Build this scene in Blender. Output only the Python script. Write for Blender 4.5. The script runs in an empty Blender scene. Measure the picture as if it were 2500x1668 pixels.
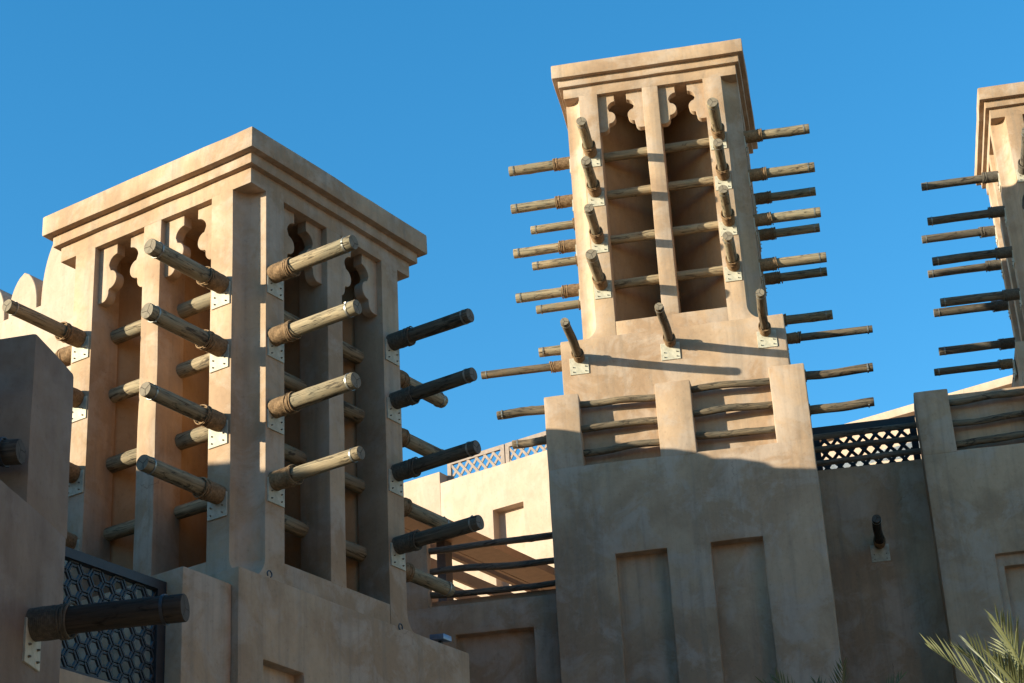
import bpy, bmesh, math, random
from mathutils import Vector, Matrix, noise

# ------------------------------------------------------------------ camera, sky, sun, exposure
SC = bpy.context.scene
COL = SC.collection
EYE = 1.6
cam = bpy.data.cameras.new('camera')
cam.sensor_width = 36.0
cam.lens = 71.37
cam.clip_start = 0.1
cam.clip_end = 2000.0
camo = bpy.data.objects.new('camera', cam)
COL.objects.link(camo)
PITCH, ROLL = 0.4513, -0.0563
fw = Vector((0, math.cos(PITCH), math.sin(PITCH)))
up0 = Vector((0, -math.sin(PITCH), math.cos(PITCH)))
rt0 = Vector((1, 0, 0))
rt = rt0 * math.cos(ROLL) + up0 * math.sin(ROLL)
up = -rt0 * math.sin(ROLL) + up0 * math.cos(ROLL)
camo.matrix_world = Matrix(((rt.x, up.x, -fw.x, 0), (rt.y, up.y, -fw.y, 0), (rt.z, up.z, -fw.z, EYE), (0, 0, 0, 1)))
SC.camera = camo

SUN_EL, SUN_AZ = math.radians(11.33), math.radians(-109.85)
world = bpy.data.worlds.new('World')
SC.world = world
world.use_nodes = True
wn = world.node_tree
sky = wn.nodes.new('ShaderNodeTexSky')
sky.sky_type = 'NISHITA'
sky.sun_disc = False
sky.sun_elevation = SUN_EL
sky.sun_rotation = SUN_AZ
sky.altitude = 0.0
sky.air_density = 1.0
sky.dust_density = 0.15
sky.ozone_density = 2.6
hs = wn.nodes.new('ShaderNodeHueSaturation')
hs.inputs['Hue'].default_value = 0.494
hs.inputs['Saturation'].default_value = 1.3
wn.links.new(sky.outputs[0], hs.inputs['Color'])
wn.links.new(hs.outputs[0], wn.nodes['Background'].inputs[0])
wn.nodes['Background'].inputs[1].default_value = 0.14

sun = bpy.data.lights.new('sun', 'SUN')
sun.energy = 5.0
sun.angle = math.radians(0.53)
sun.color = (1.0, 0.955, 0.745)
suno = bpy.data.objects.new('sun', sun)
COL.objects.link(suno)
light_dir = Vector((0.92225517, 0.33289795, -0.19653083))
suno.rotation_euler = light_dir.to_track_quat('-Z', 'Y').to_euler()
suno.location = (-40, -15, 40)

SC.view_settings.view_transform = 'Standard'
SC.view_settings.look = 'None'
SC.view_settings.gamma = 1.0
SC.view_settings.use_curve_mapping = False
SC.view_settings.exposure = 1.25
SC.render.engine = 'CYCLES'
SC.cycles.max_bounces = 10
SC.cycles.diffuse_bounces = 8

random.seed(7)

# ------------------------------------------------------------------ materials
def new_mat(name):
    m = bpy.data.materials.new(name)
    m.use_nodes = True
    nt = m.node_tree
    return m, nt, nt.nodes['Principled BSDF']

def N(nt, t, **kw):
    n = nt.nodes.new(t)
    for k, v in kw.items():
        if k in n.inputs.keys():
            n.inputs[k].default_value = v
        else:
            setattr(n, k, v)
    return n

def ramp(nt, src, stops):
    r = nt.nodes.new('ShaderNodeValToRGB')
    els = r.color_ramp.elements
    els[0].position, els[0].color = stops[0][0], (*stops[0][1], 1)
    els[1].position, els[1].color = stops[-1][0], (*stops[-1][1], 1)
    for p, c in stops[1:-1]:
        e = els.new(p)
        e.color = (*c, 1)
    nt.links.new(src, r.inputs[0])
    return r

def mixc(nt, fac, a, b, mode='MIX'):
    m = nt.nodes.new('ShaderNodeMix')
    m.data_type = 'RGBA'
    m.blend_type = mode
    for sock, v in ((m.inputs[0], fac), (m.inputs[6], a), (m.inputs[7], b)):
        if hasattr(v, 'is_linked') or hasattr(v, 'links'):
            nt.links.new(v, sock)
        elif isinstance(v, (int, float)):
            sock.default_value = v
        else:
            sock.default_value = (*v, 1)
    return m.outputs[2]

def g(v):
    return (v, v, v)

def plaster(name, ca, cb, cc, dirt=(0.20, 0.15, 0.11), streak=0.42, bump=0.3):
    m, nt, bs = new_mat(name)
    lk = nt.links.new
    geo = nt.nodes.new('ShaderNodeNewGeometry')
    pos = geo.outputs['Position']
    # large wandering patches of render mixed slightly differently
    n1 = N(nt, 'ShaderNodeTexNoise', Scale=0.48, Detail=9.0, Roughness=0.60, Distortion=0.35)
    lk(pos, n1.inputs['Vector'])
    n2 = N(nt, 'ShaderNodeTexNoise', Scale=1.35, Detail=9.0, Roughness=0.66, Distortion=0.5)
    lk(pos, n2.inputs['Vector'])
    r1 = ramp(nt, n1.outputs[0], [(0.43, g(0)), (0.56, g(1))])
    r2 = ramp(nt, n2.outputs[0], [(0.47, g(0)), (0.60, g(1))])
    c = mixc(nt, r1.outputs[0], ca, cb)
    f = nt.nodes.new('ShaderNodeMath'); f.operation = 'MULTIPLY'; f.inputs[1].default_value = 0.75
    lk(r2.outputs[0], f.inputs[0])
    c = mixc(nt, f.outputs[0], c, cc)
    # trowel sweeps: stretched, distorted noise
    mp = nt.nodes.new('ShaderNodeMapping'); mp.inputs['Scale'].default_value = (2.2, 2.2, 0.9)
    mp.inputs['Rotation'].default_value = (0.4, 0.5, 0.3)
    lk(pos, mp.inputs['Vector'])
    n3 = N(nt, 'ShaderNodeTexNoise', Scale=1.6, Detail=8.0, Roughness=0.66, Distortion=1.0)
    lk(mp.outputs[0], n3.inputs['Vector'])
    r3 = ramp(nt, n3.outputs[0], [(0.3, g(0.90)), (0.7, g(1.09))])
    c = mixc(nt, 1.0, c, r3.outputs[0], 'MULTIPLY')
    # rain streaks running down
    mp2 = nt.nodes.new('ShaderNodeMapping'); mp2.inputs['Scale'].default_value = (7.0, 7.0, 0.30)
    lk(pos, mp2.inputs['Vector'])
    n4 = N(nt, 'ShaderNodeTexNoise', Scale=1.0, Detail=4.0, Roughness=0.55)
    lk(mp2.outputs[0], n4.inputs['Vector'])
    r4 = ramp(nt, n4.outputs[0], [(0.50, g(0)), (0.70, g(streak))])
    c = mixc(nt, r4.outputs[0], c, dirt)
    # small pits and specks
    n5 = N(nt, 'ShaderNodeTexNoise', Scale=16.0, Detail=5.0, Roughness=0.7)
    lk(pos, n5.inputs['Vector'])
    r5 = ramp(nt, n5.outputs[0], [(0.30, g(0.80)), (0.42, g(1.0)), (0.75, g(1.06))])
    c = mixc(nt, 0.8, c, r5.outputs[0], 'MULTIPLY')
    # thin cracks, only here and there
    vo = nt.nodes.new('ShaderNodeTexVoronoi'); vo.feature = 'DISTANCE_TO_EDGE'; vo.inputs['Scale'].default_value = 0.30
    dn = N(nt, 'ShaderNodeTexNoise', Scale=2.5, Detail=5.0, Roughness=0.6)
    lk(pos, dn.inputs['Vector'])
    vm = nt.nodes.new('ShaderNodeVectorMath'); vm.operation = 'MULTIPLY_ADD'
    vm.inputs[1].default_value = (0.5, 0.5, 0.5)
    lk(dn.outputs['Color'], vm.inputs[0]); lk(pos, vm.inputs[2])
    lk(vm.outputs[0], vo.inputs['Vector'])
    rc = ramp(nt, vo.outputs[0], [(0.0, g(1)), (0.0035, g(0))])
    mk = ramp(nt, n1.outputs[0], [(0.60, g(0)), (0.66, g(0.5))])
    cm = nt.nodes.new('ShaderNodeMath'); cm.operation = 'MULTIPLY'
    lk(rc.outputs[0], cm.inputs[0]); lk(mk.outputs[0], cm.inputs[1])
    c = mixc(nt, cm.outputs[0], c, (0.12, 0.085, 0.06))
    lk(c, bs.inputs['Base Color'])
    bs.inputs['Roughness'].default_value = 0.93
    bs.inputs['Specular IOR Level'].default_value = 0.2
    n6 = N(nt, 'ShaderNodeTexNoise', Scale=60.0, Detail=6.0, Roughness=0.7)
    lk(pos, n6.inputs['Vector'])
    b1 = N(nt, 'ShaderNodeBump', Strength=bump * 0.6, Distance=0.008)
    lk(n6.outputs[0], b1.inputs['Height'])
    b2 = N(nt, 'ShaderNodeBump', Strength=bump, Distance=0.028)
    n7 = N(nt, 'ShaderNodeTexNoise', Scale=3.2, Detail=4.0, Roughness=0.55, Distortion=0.8)
    lk(pos, n7.inputs['Vector'])
    lk(n7.outputs[0], b2.inputs['Height']); lk(b1.outputs[0], b2.inputs['Normal'])
    b3 = N(nt, 'ShaderNodeBump', Strength=0.4, Distance=0.01, invert=True)
    lk(cm.outputs[0], b3.inputs['Height']); lk(b2.outputs[0], b3.inputs['Normal'])
    lk(b3.outputs[0], bs.inputs['Normal'])
    return m

M_PL = plaster('sand_plaster', (0.395, 0.261, 0.164), (0.300, 0.189, 0.115), (0.385, 0.285, 0.214))
M_GREY = plaster('grey_plaster', (0.215, 0.158, 0.120), (0.160, 0.113, 0.084), (0.210, 0.165, 0.135), streak=0.5)  # deep shade of the foreground wall put into the plaster colour
M_CREAM = plaster('cream_plaster', (0.385, 0.280, 0.210), (0.365, 0.260, 0.190), (0.40, 0.297, 0.230), streak=0.10, bump=0.2)
M_BLK = plaster('inner_plaster', (0.345, 0.205, 0.108), (0.30, 0.17, 0.085), (0.335, 0.21, 0.118), streak=0.25)  # orange bounce glow inside the bays put into the wall colour

def wood(name, light, mid, dark, green, rough=0.85):
    m, nt, bs = new_mat(name)
    lk = nt.links.new
    tc = nt.nodes.new('ShaderNodeTexCoord')
    oi = nt.nodes.new('ShaderNodeObjectInfo')
    add = nt.nodes.new('ShaderNodeVectorMath'); add.operation = 'MULTIPLY_ADD'
    cb = nt.nodes.new('ShaderNodeCombineXYZ')
    for i in range(3):
        lk(oi.outputs['Random'], cb.inputs[i])
    add.inputs[1].default_value = (37.0, 0.0, 0.0)
    lk(cb.outputs[0], add.inputs[0]); lk(tc.outputs['Object'], add.inputs[2])
    P = add.outputs[0]
    mp = nt.nodes.new('ShaderNodeMapping'); mp.inputs['Scale'].default_value = (0.55, 14.0, 14.0)
    lk(P, mp.inputs['Vector'])
    n1 = N(nt, 'ShaderNodeTexNoise', Scale=2.2, Detail=8.0, Roughness=0.68, Distortion=0.5)
    lk(mp.outputs[0], n1.inputs['Vector'])
    c = ramp(nt, n1.outputs[0], [(0.30, dark), (0.46, mid), (0.66, light)]).outputs[0]
    n2 = N(nt, 'ShaderNodeTexNoise', Scale=1.6, Detail=4.0, Roughness=0.6, Distortion=0.6)
    lk(P, n2.inputs['Vector'])
    r2 = ramp(nt, n2.outputs[0], [(0.42, g(0)), (0.62, g(0.75))])
    c = mixc(nt, r2.outputs[0], c, green)
    # dark weathered smears and knots
    mp3 = nt.nodes.new('ShaderNodeMapping'); mp3.inputs['Scale'].default_value = (1.3, 5.0, 5.0)
    lk(P, mp3.inputs['Vector'])
    n3 = N(nt, 'ShaderNodeTexNoise', Scale=1.9, Detail=5.0, Roughness=0.6, Distortion=1.2)
    lk(mp3.outputs[0], n3.inputs['Vector'])
    r3 = ramp(nt, n3.outputs[0], [(0.55, g(0)), (0.66, g(0.85))])
    c = mixc(nt, r3.outputs[0], c, (dark[0] * 0.45, dark[1] * 0.42, dark[2] * 0.42))
    # drying cracks along the grain
    mp4 = nt.nodes.new('ShaderNodeMapping'); mp4.inputs['Scale'].default_value = (0.35, 9.0, 9.0)
    lk(P, mp4.inputs['Vector'])
    n4 = N(nt, 'ShaderNodeTexNoise', Scale=1.7, Detail=3.0, Roughness=0.5)
    lk(mp4.outputs[0], n4.inputs['Vector'])
    s4 = nt.nodes.new('ShaderNodeMath'); s4.operation = 'SUBTRACT'; s4.inputs[1].default_value = 0.5
    a4 = nt.nodes.new('ShaderNodeMath'); a4.operation = 'ABSOLUTE'
    lk(n4.outputs[0], s4.inputs[0]); lk(s4.outputs[0], a4.inputs[0])
    r4 = ramp(nt, a4.outputs[0], [(0.0, g(0.9)), (0.010, g(0))])
    c = mixc(nt, r4.outputs[0], c, (0.03, 0.022, 0.016))
    hv = nt.nodes.new('ShaderNodeHueSaturation')
    vr = N(nt, 'ShaderNodeMapRange'); vr.inputs['To Min'].default_value = 0.75; vr.inputs['To Max'].default_value = 1.12
    lk(oi.outputs['Random'], vr.inputs['Value']); lk(vr.outputs[0], hv.inputs['Value'])
    lk(c, hv.inputs['Color'])
    lk(hv.outputs[0], bs.inputs['Base Color'])
    bs.inputs['Roughness'].default_value = rough
    bs.inputs['Specular IOR Level'].default_value = 0.25
    b1 = N(nt, 'ShaderNodeBump', Strength=0.5, Distance=0.008)
    lk(n1.outputs[0], b1.inputs['Height'])
    b2 = N(nt, 'ShaderNodeBump', Strength=0.8, Distance=0.012, invert=True)
    lk(r4.outputs[0], b2.inputs['Height']); lk(b1.outputs[0], b2.inputs['Normal'])
    lk(b2.outputs[0], bs.inputs['Normal'])
    return m

M_LOG = wood('weathered_log', (0.37, 0.272, 0.162), (0.245, 0.176, 0.104), (0.08, 0.057, 0.038), (0.205, 0.168, 0.108))
M_RAIL = wood('rough_rail', (0.24, 0.165, 0.095), (0.14, 0.095, 0.056), (0.05, 0.035, 0.024), (0.12, 0.095, 0.065))
M_LOG_SHADE = wood('grey_weathered_log', (0.185, 0.145, 0.105), (0.115, 0.088, 0.063), (0.04, 0.030, 0.022), (0.10, 0.085, 0.064), 0.95)  # log wood with the shade on the back-row logs put into its colour
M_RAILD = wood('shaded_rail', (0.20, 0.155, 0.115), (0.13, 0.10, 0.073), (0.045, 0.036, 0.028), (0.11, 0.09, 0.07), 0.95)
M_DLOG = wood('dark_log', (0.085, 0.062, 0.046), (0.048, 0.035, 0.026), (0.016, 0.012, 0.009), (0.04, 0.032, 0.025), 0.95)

def endgrain(name, base, dark):
    m, nt, bs = new_mat(name)
    lk = nt.links.new
    tc = nt.nodes.new('ShaderNodeTexCoord')
    sp = nt.nodes.new('ShaderNodeSeparateXYZ')
    lk(tc.outputs['Object'], sp.inputs[0])
    cb = nt.nodes.new('ShaderNodeCombineXYZ')
    lk(sp.outputs['Y'], cb.inputs['Y']); lk(sp.outputs['Z'], cb.inputs['Z'])
    ln = nt.nodes.new('ShaderNodeVectorMath'); ln.operation = 'LENGTH'
    lk(cb.outputs[0], ln.inputs[0])
    at = nt.nodes.new('ShaderNodeMath'); at.operation = 'ARCTAN2'
    lk(sp.outputs['Y'], at.inputs[0]); lk(sp.outputs['Z'], at.inputs[1])
    oi = nt.nodes.new('ShaderNodeObjectInfo')
    n1 = N(nt, 'ShaderNodeTexNoise', Scale=18.0, Detail=4.0)
    lk(tc.outputs['Object'], n1.inputs['Vector'])
    ma = nt.nodes.new('ShaderNodeMath'); ma.operation = 'MULTIPLY_ADD'; ma.inputs[1].default_value = 0.02
    lk(n1.outputs[0], ma.inputs[0]); lk(ln.outputs['Value'], ma.inputs[2])
    sn = nt.nodes.new('ShaderNodeMath'); sn.operation = 'SINE'
    ml = nt.nodes.new('ShaderNodeMath'); ml.operation = 'MULTIPLY'; ml.inputs[1].default_value = 520.0
    lk(ma.outputs[0], ml.inputs[0]); lk(ml.outputs[0], sn.inputs[0])
    c = ramp(nt, sn.outputs[0], [(0.0, tuple(v * 0.82 for v in base)), (0.9, base)]).outputs[0]
    n2 = N(nt, 'ShaderNodeTexNoise', Scale=9.0, Detail=5.0, Roughness=0.65)
    lk(tc.outputs['Object'], n2.inputs['Vector'])
    r2 = ramp(nt, n2.outputs[0], [(0.45, g(0)), (0.72, g(0.7))])
    c = mixc(nt, r2.outputs[0], c, dark)
    # radial checks
    wob = nt.nodes.new('ShaderNodeMath'); wob.operation = 'MULTIPLY_ADD'; wob.inputs[1].default_value = 0.9
    lk(n1.outputs[0], wob.inputs[0]); lk(at.outputs[0], wob.inputs[2])
    rr = nt.nodes.new('ShaderNodeMath'); rr.operation = 'MULTIPLY_ADD'; rr.inputs[1].default_value = 9.0
    lk(oi.outputs['Random'], rr.inputs[0]); lk(wob.outputs[0], rr.inputs[2])
    m2 = nt.nodes.new('ShaderNodeMath'); m2.operation = 'MULTIPLY'; m2.inputs[1].default_value = 1.5
    lk(rr.outputs[0], m2.inputs[0])
    s2 = nt.nodes.new('ShaderNodeMath'); s2.operation = 'SINE'
    lk(m2.outputs[0], s2.inputs[0])
    ab = nt.nodes.new('ShaderNodeMath'); ab.operation = 'ABSOLUTE'
    lk(s2.outputs[0], ab.inputs[0])
    dv = nt.nodes.new('ShaderNodeMath'); dv.operation = 'MULTIPLY'
    lk(ab.outputs[0], dv.inputs[0]); lk(ln.outputs['Value'], dv.inputs[1])
    r3 = ramp(nt, dv.outputs[0], [(0.0, g(0.95)), (0.0035, g(0.9)), (0.006, g(0))])
    c = mixc(nt, r3.outputs[0], c, (0.035, 0.026, 0.02))
    lk(c, bs.inputs['Base Color'])
    bs.inputs['Roughness'].default_value = 0.95
    bs.inputs['Specular IOR Level'].default_value = 0.15
    b = N(nt, 'ShaderNodeBump', Strength=0.6, Distance=0.01, invert=True)
    lk(r3.outputs[0], b.inputs['Height']); lk(b.outputs[0], bs.inputs['Normal'])
    return m

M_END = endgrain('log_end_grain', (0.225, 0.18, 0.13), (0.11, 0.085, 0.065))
M_END_SHADE = endgrain('grey_end_grain', (0.17, 0.145, 0.12), (0.08, 0.07, 0.058))  # end grain darkened along with the shade-toned log wood
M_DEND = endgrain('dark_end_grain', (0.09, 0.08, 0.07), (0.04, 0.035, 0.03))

def simple(name, col, rough=0.6, metal=0.0, var=0.15, scale=8.0, bump=0.1, spec=0.4):
    m, nt, bs = new_mat(name)
    tc = nt.nodes.new('ShaderNodeTexCoord')
    n = N(nt, 'ShaderNodeTexNoise', Scale=scale, Detail=5.0, Roughness=0.65)
    nt.links.new(tc.outputs['Object'], n.inputs['Vector'])
    r = ramp(nt, n.outputs[0], [(0.3, tuple(v * (1 - var) for v in col)), (0.7, tuple(min(1, v * (1 + var)) for v in col))])
    nt.links.new(r.outputs[0], bs.inputs['Base Color'])
    bs.inputs['Roughness'].default_value = rough
    bs.inputs['Metallic'].default_value = metal
    bs.inputs['Specular IOR Level'].default_value = spec
    b = N(nt, 'ShaderNodeBump', Strength=bump, Distance=0.01)
    nt.links.new(n.outputs[0], b.inputs['Height'])
    nt.links.new(b.outputs[0], bs.inputs['Normal'])
    return m

M_PLATE = simple('galvanised_plate', (0.40, 0.355, 0.27), 0.7, 0.0, 0.25, 9)
M_BOLT = simple('bolt_steel', (0.17, 0.145, 0.11), 0.5, 0.6, 0.2, 30)
M_BAND = simple('steel_band', (0.25, 0.23, 0.20), 0.45, 0.6, 0.2, 20)
M_ROPE = simple('jute_rope', (0.205, 0.125, 0.068), 0.95, 0, 0.45, 28, 0.5, 0.1)
M_ROPE_SHADE = simple('grey_rope', (0.105, 0.085, 0.065), 0.95, 0, 0.35, 28, 0.5, 0.1)  # rope copy toned down, its shade painted into the colour
M_LATT = simple('dark_lattice_wood', (0.020, 0.019, 0.021), 0.6, 0, 0.25, 10)
M_LATB = simple('brown_lattice_wood', (0.20, 0.145, 0.115), 0.7, 0, 0.2, 10)
M_PERG = simple('brown_pergola_wood', (0.27, 0.16, 0.09), 0.75, 0, 0.12, 6)
M_POST = simple('dark_post_wood', (0.06, 0.045, 0.04), 0.7, 0, 0.2, 6)
M_IRON = simple('dark_iron', (0.05, 0.05, 0.055), 0.5, 0.5, 0.2, 20)
M_LAMP = simple('blue_grey_lamp', (0.16, 0.19, 0.26), 0.35, 0.3, 0.1, 20)
M_SAIL = simple('white_canvas', (0.78, 0.78, 0.76), 0.9, 0, 0.05, 3)
M_SAND = simple('sandy_paving', (0.36, 0.29, 0.21), 0.9, 0, 0.2, 0.6)

def leaf_mat():
    m, nt, bs = new_mat('palm_leaf')
    geo = nt.nodes.new('ShaderNodeNewGeometry')
    n = N(nt, 'ShaderNodeTexNoise', Scale=3.0, Detail=3.0)
    nt.links.new(geo.outputs['Position'], n.inputs['Vector'])
    r = ramp(nt, n.outputs[0], [(0.3, (0.065, 0.072, 0.028)), (0.7, (0.145, 0.138, 0.052))])
    nt.links.new(r.outputs[0], bs.inputs['Base Color'])
    bs.inputs['Roughness'].default_value = 0.5
    tr = nt.nodes.new('ShaderNodeBsdfTranslucent'); tr.inputs[0].default_value = (0.16, 0.17, 0.05, 1)
    mx = nt.nodes.new('ShaderNodeMixShader'); mx.inputs[0].default_value = 0.25
    nt.links.new(bs.outputs[0], mx.inputs[1]); nt.links.new(tr.outputs[0], mx.inputs[2])
    nt.links.new(mx.outputs[0], nt.nodes['Material Output'].inputs[0])
    return m
M_LEAF = leaf_mat()
M_TRUNK = simple('palm_bark', (0.16, 0.115, 0.075), 0.95, 0, 0.4, 14, 0.8, 0.1)

# ------------------------------------------------------------------ frames: x = -a (to the right), y = b (away), z up
class Frame:
    def __init__(s, x, y, z, yaw):
        s.m = Matrix.Translation((x, y, z + EYE)) @ Matrix.Rotation(-yaw, 4, 'Z')
        s.yaw = yaw
        s.ground = -(z + EYE)
F1 = Frame(-3.43328, 23.86693, 14.20025, 0.5724)
F2 = Frame(4.93696, 35.48153, 23.04271, 0.16266)
F3 = Frame(14.74314, 39.06944, 24.17164, 0.16266)
A = 3.62

def P(a, b, z):
    return Vector((-a, b, z))

def tag(o, label, cat, group=None, kind=None):
    if label: o['label'] = label
    if cat: o['category'] = cat
    if group: o['group'] = group
    if kind: o['kind'] = kind
    return o

def thing(name, fr, base, label, cat, group=None):
    o = bpy.data.objects.new(name, None)
    COL.objects.link(o)
    o.empty_display_size = 0.3
    o.matrix_world = fr.m @ Matrix.Translation(P(*base))
    tag(o, label, cat, group)
    o['_b'] = list(P(*base))
    return o

def finish_mesh(name, bm, mats, sharp=25):
    me = bpy.data.meshes.new(name)
    bm.normal_update()
    bm.to_mesh(me)
    bm.free()
    for m in (mats if isinstance(mats, (list, tuple)) else [mats]):
        me.materials.append(m)
    if sharp is not None:
        for p in me.polygons:
            p.use_smooth = True
        me.set_sharp_from_angle(angle=math.radians(sharp))
    return me

def part(name, bm, mats, parent, sharp=25, shift=True):
    """link a bmesh given in frame coordinates as a part of parent"""
    if shift:
        b = Vector(parent['_b'])
        bmesh.ops.translate(bm, verts=bm.verts, vec=-b)
    o = bpy.data.objects.new(name, finish_mesh(name, bm, mats, sharp))
    COL.objects.link(o)
    o.parent = parent
    if shift:
        o['_b'] = parent['_b']
    return o

def inst(name, me, parent, mat4):
    o = bpy.data.objects.new(name, me)
    COL.objects.link(o)
    o.parent = parent
    o.matrix_local = mat4
    return o

# ------------------------------------------------------------------ mesh helpers
def bm_box(a0, a1, b0, b1, z0, z1):
    bm = bmesh.new()
    x0, x1 = min(-a0, -a1), max(-a0, -a1)
    v = [bm.verts.new(c) for c in ((x0, b0, z0), (x1, b0, z0), (x1, b1, z0), (x0, b1, z0),
                                   (x0, b0, z1), (x1, b0, z1), (x1, b1, z1), (x0, b1, z1))]
    for f in ((0, 3, 2, 1), (4, 5, 6, 7), (0, 1, 5, 4), (1, 2, 6, 5), (2, 3, 7, 6), (3, 0, 4, 7)):
        bm.faces.new([v[i] for i in f])
    return bm

def join(dst, src):
    me = bpy.data.meshes.new('t')
    src.to_mesh(me)
    src.free()
    dst.from_mesh(me)
    bpy.data.meshes.remove(me)
    return dst

def bevel(bm, off=0.02, seg=2, ang=30):
    bmesh.ops.recalc_face_normals(bm, faces=bm.faces)
    bmesh.ops.dissolve_limit(bm, angle_limit=math.radians(1), verts=bm.verts, edges=bm.edges)
    es = [e for e in bm.edges if len(e.link_faces) == 2 and e.calc_face_angle(0) > math.radians(ang)]
    bmesh.ops.bevel(bm, geom=es, offset=off, offset_type='OFFSET', segments=seg, profile=0.6, affect='EDGES', clamp_overlap=True)
    return bm

def rough(bm, step=0.45, amp=0.007, seed=0.0):
    """cut long faces and let the edges wander a few millimetres, as hand-applied plaster does"""
    for ax in range(3):
        lo = min(v.co[ax] for v in bm.verts); hi = max(v.co[ax] for v in bm.verts)
        n = int((hi - lo) / step)
        no = Vector((0, 0, 0)); no[ax] = 1
        for i in range(1, n + 1):
            c = Vector((0, 0, 0)); c[ax] = lo + (hi - lo) * i / (n + 1)
            bmesh.ops.bisect_plane(bm, geom=bm.verts[:] + bm.edges[:] + bm.faces[:], plane_co=c, plane_no=no, dist=1e-4)
    off = Vector((seed, seed * 1.7, seed * 0.6))
    for v in bm.verts:
        v.co += noise.noise_vector(v.co * 1.7 + off) * amp + noise.noise_vector(v.co * 5.0 + off) * amp * 0.35
    return bm

def pbox(a0, a1, b0, b1, z0, z1, off=0.022, amp=0.007, step=0.45):
    bm = bevel(bm_box(a0, a1, b0, b1, z0, z1), off)
    return rough(bm, step, amp, a0 * 3.1 + b0) if amp else bm

def boolean(base, cutters, op='DIFFERENCE'):
    """base and cutters are bmeshes; the result is a bmesh"""
    def ob(bm):
        bmesh.ops.recalc_face_normals(bm, faces=bm.faces)
        me = bpy.data.meshes.new('tmp'); bm.to_mesh(me); bm.free()
        o = bpy.data.objects.new('tmp', me); COL.objects.link(o)
        return o
    b = ob(base)
    cs = [ob(c) for c in cutters]
    for c in cs:
        md = b.modifiers.new('b', 'BOOLEAN'); md.operation = op; md.object = c; md.solver = 'EXACT'
    dg = bpy.context.evaluated_depsgraph_get()
    dg.update()
    ev = b.evaluated_get(dg)
    me = bpy.data.meshes.new_from_object(ev)
    bm = bmesh.new(); bm.from_mesh(me)
    bpy.data.meshes.remove(me)
    for o in [b] + cs:
        m = o.data
        bpy.data.objects.remove(o); bpy.data.meshes.remove(m)
    return bm

def carved(base, cutters, off=0.022, amp=0.007, step=0.5):
    bm = boolean(bm_box(*base), [bm_box(*c) for c in cutters])
    bm = bevel(bm, off)
    return rough(bm, step, amp, base[0]) if amp else bm

# ------------------------------------------------------------------ logs, ropes, bands, plates
def log_bm(length, r, seed, nr=18, ns=44, knots=7, bend=0.02, wob=0.05):
    rng = random.Random(seed)
    bm = bmesh.new()
    ph = [rng.uniform(0, 6.28) for _ in range(4)]
    kn = [(rng.uniform(0.05, 0.95) * length, rng.uniform(0, 6.28), rng.uniform(0.06, 0.16)) for _ in range(knots)]
    off = Vector((seed * 13.7, seed * 5.1, seed * 3.3))
    rings = []
    xs = [0.0] + [0.012] + [length * i / ns for i in range(1, ns)] + [length - 0.012, length]
    for x in xs:
        t = x / length
        cy = bend * math.sin(3.1 * t + ph[0]) + 0.3 * bend * math.sin(11 * t + ph[1])
        cz = bend * math.sin(3.7 * t + ph[2]) + 0.3 * bend * math.sin(9 * t + ph[3])
        rr = r * (1.0 + 0.05 * math.sin(2.2 * t + ph[1]))
        if x in (0.0, length):
            rr *= 0.95
        ring = []
        for k in range(nr):
            th = 2 * math.pi * k / nr
            q = rr * (1 + wob * noise.noise(Vector((x * 1.3, math.cos(th) * 0.9, math.sin(th) * 0.9)) + off)
                      + wob * 0.6 * noise.noise(Vector((x * 0.4, math.cos(th) * 2.2, math.sin(th) * 2.2)) + off))
            for kx, kt, kh in kn:
                d = abs((th - kt + math.pi) % (2 * math.pi) - math.pi)
                q += r * kh * math.exp(-((x - kx) / (0.5 * r)) ** 2 - (d / 0.45) ** 2)
            ring.append(bm.verts.new((x, cy + q * math.cos(th), cz + q * math.sin(th))))
        rings.append(ring)
    for i in range(len(rings) - 1):
        for k in range(nr):
            bm.faces.new((rings[i][k], rings[i][(k + 1) % nr], rings[i + 1][(k + 1) % nr], rings[i + 1][k]))
    f = bm.faces.new(list(reversed(rings[0]))); f.material_index = 1
    f = bm.faces.new(rings[-1]); f.material_index = 1
    bmesh.ops.recalc_face_normals(bm, faces=bm.faces)
    return bm

CENTRE = {}
def log_mesh(name, length, r, seed, mats=None, **kw):
    me = _log_mesh(name, length, r, seed, mats, **kw)
    rng = random.Random(seed)
    ph = [rng.uniform(0, 6.28) for _ in range(4)]
    bend = kw.get('bend', 0.02)
    def at(x):
        t = x / length
        return (bend * math.sin(3.1 * t + ph[0]) + 0.3 * bend * math.sin(11 * t + ph[1]),
                bend * math.sin(3.7 * t + ph[2]) + 0.3 * bend * math.sin(9 * t + ph[3]),
                r * (1.0 + 0.05 * math.sin(2.2 * t + ph[1])))
    CENTRE[me.name] = at
    return me

def _log_mesh(name, length, r, seed, mats=None, **kw):
    return finish_mesh(name, log_bm(length, r, seed, **kw), mats or [M_LOG, M_END], 50)

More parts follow.
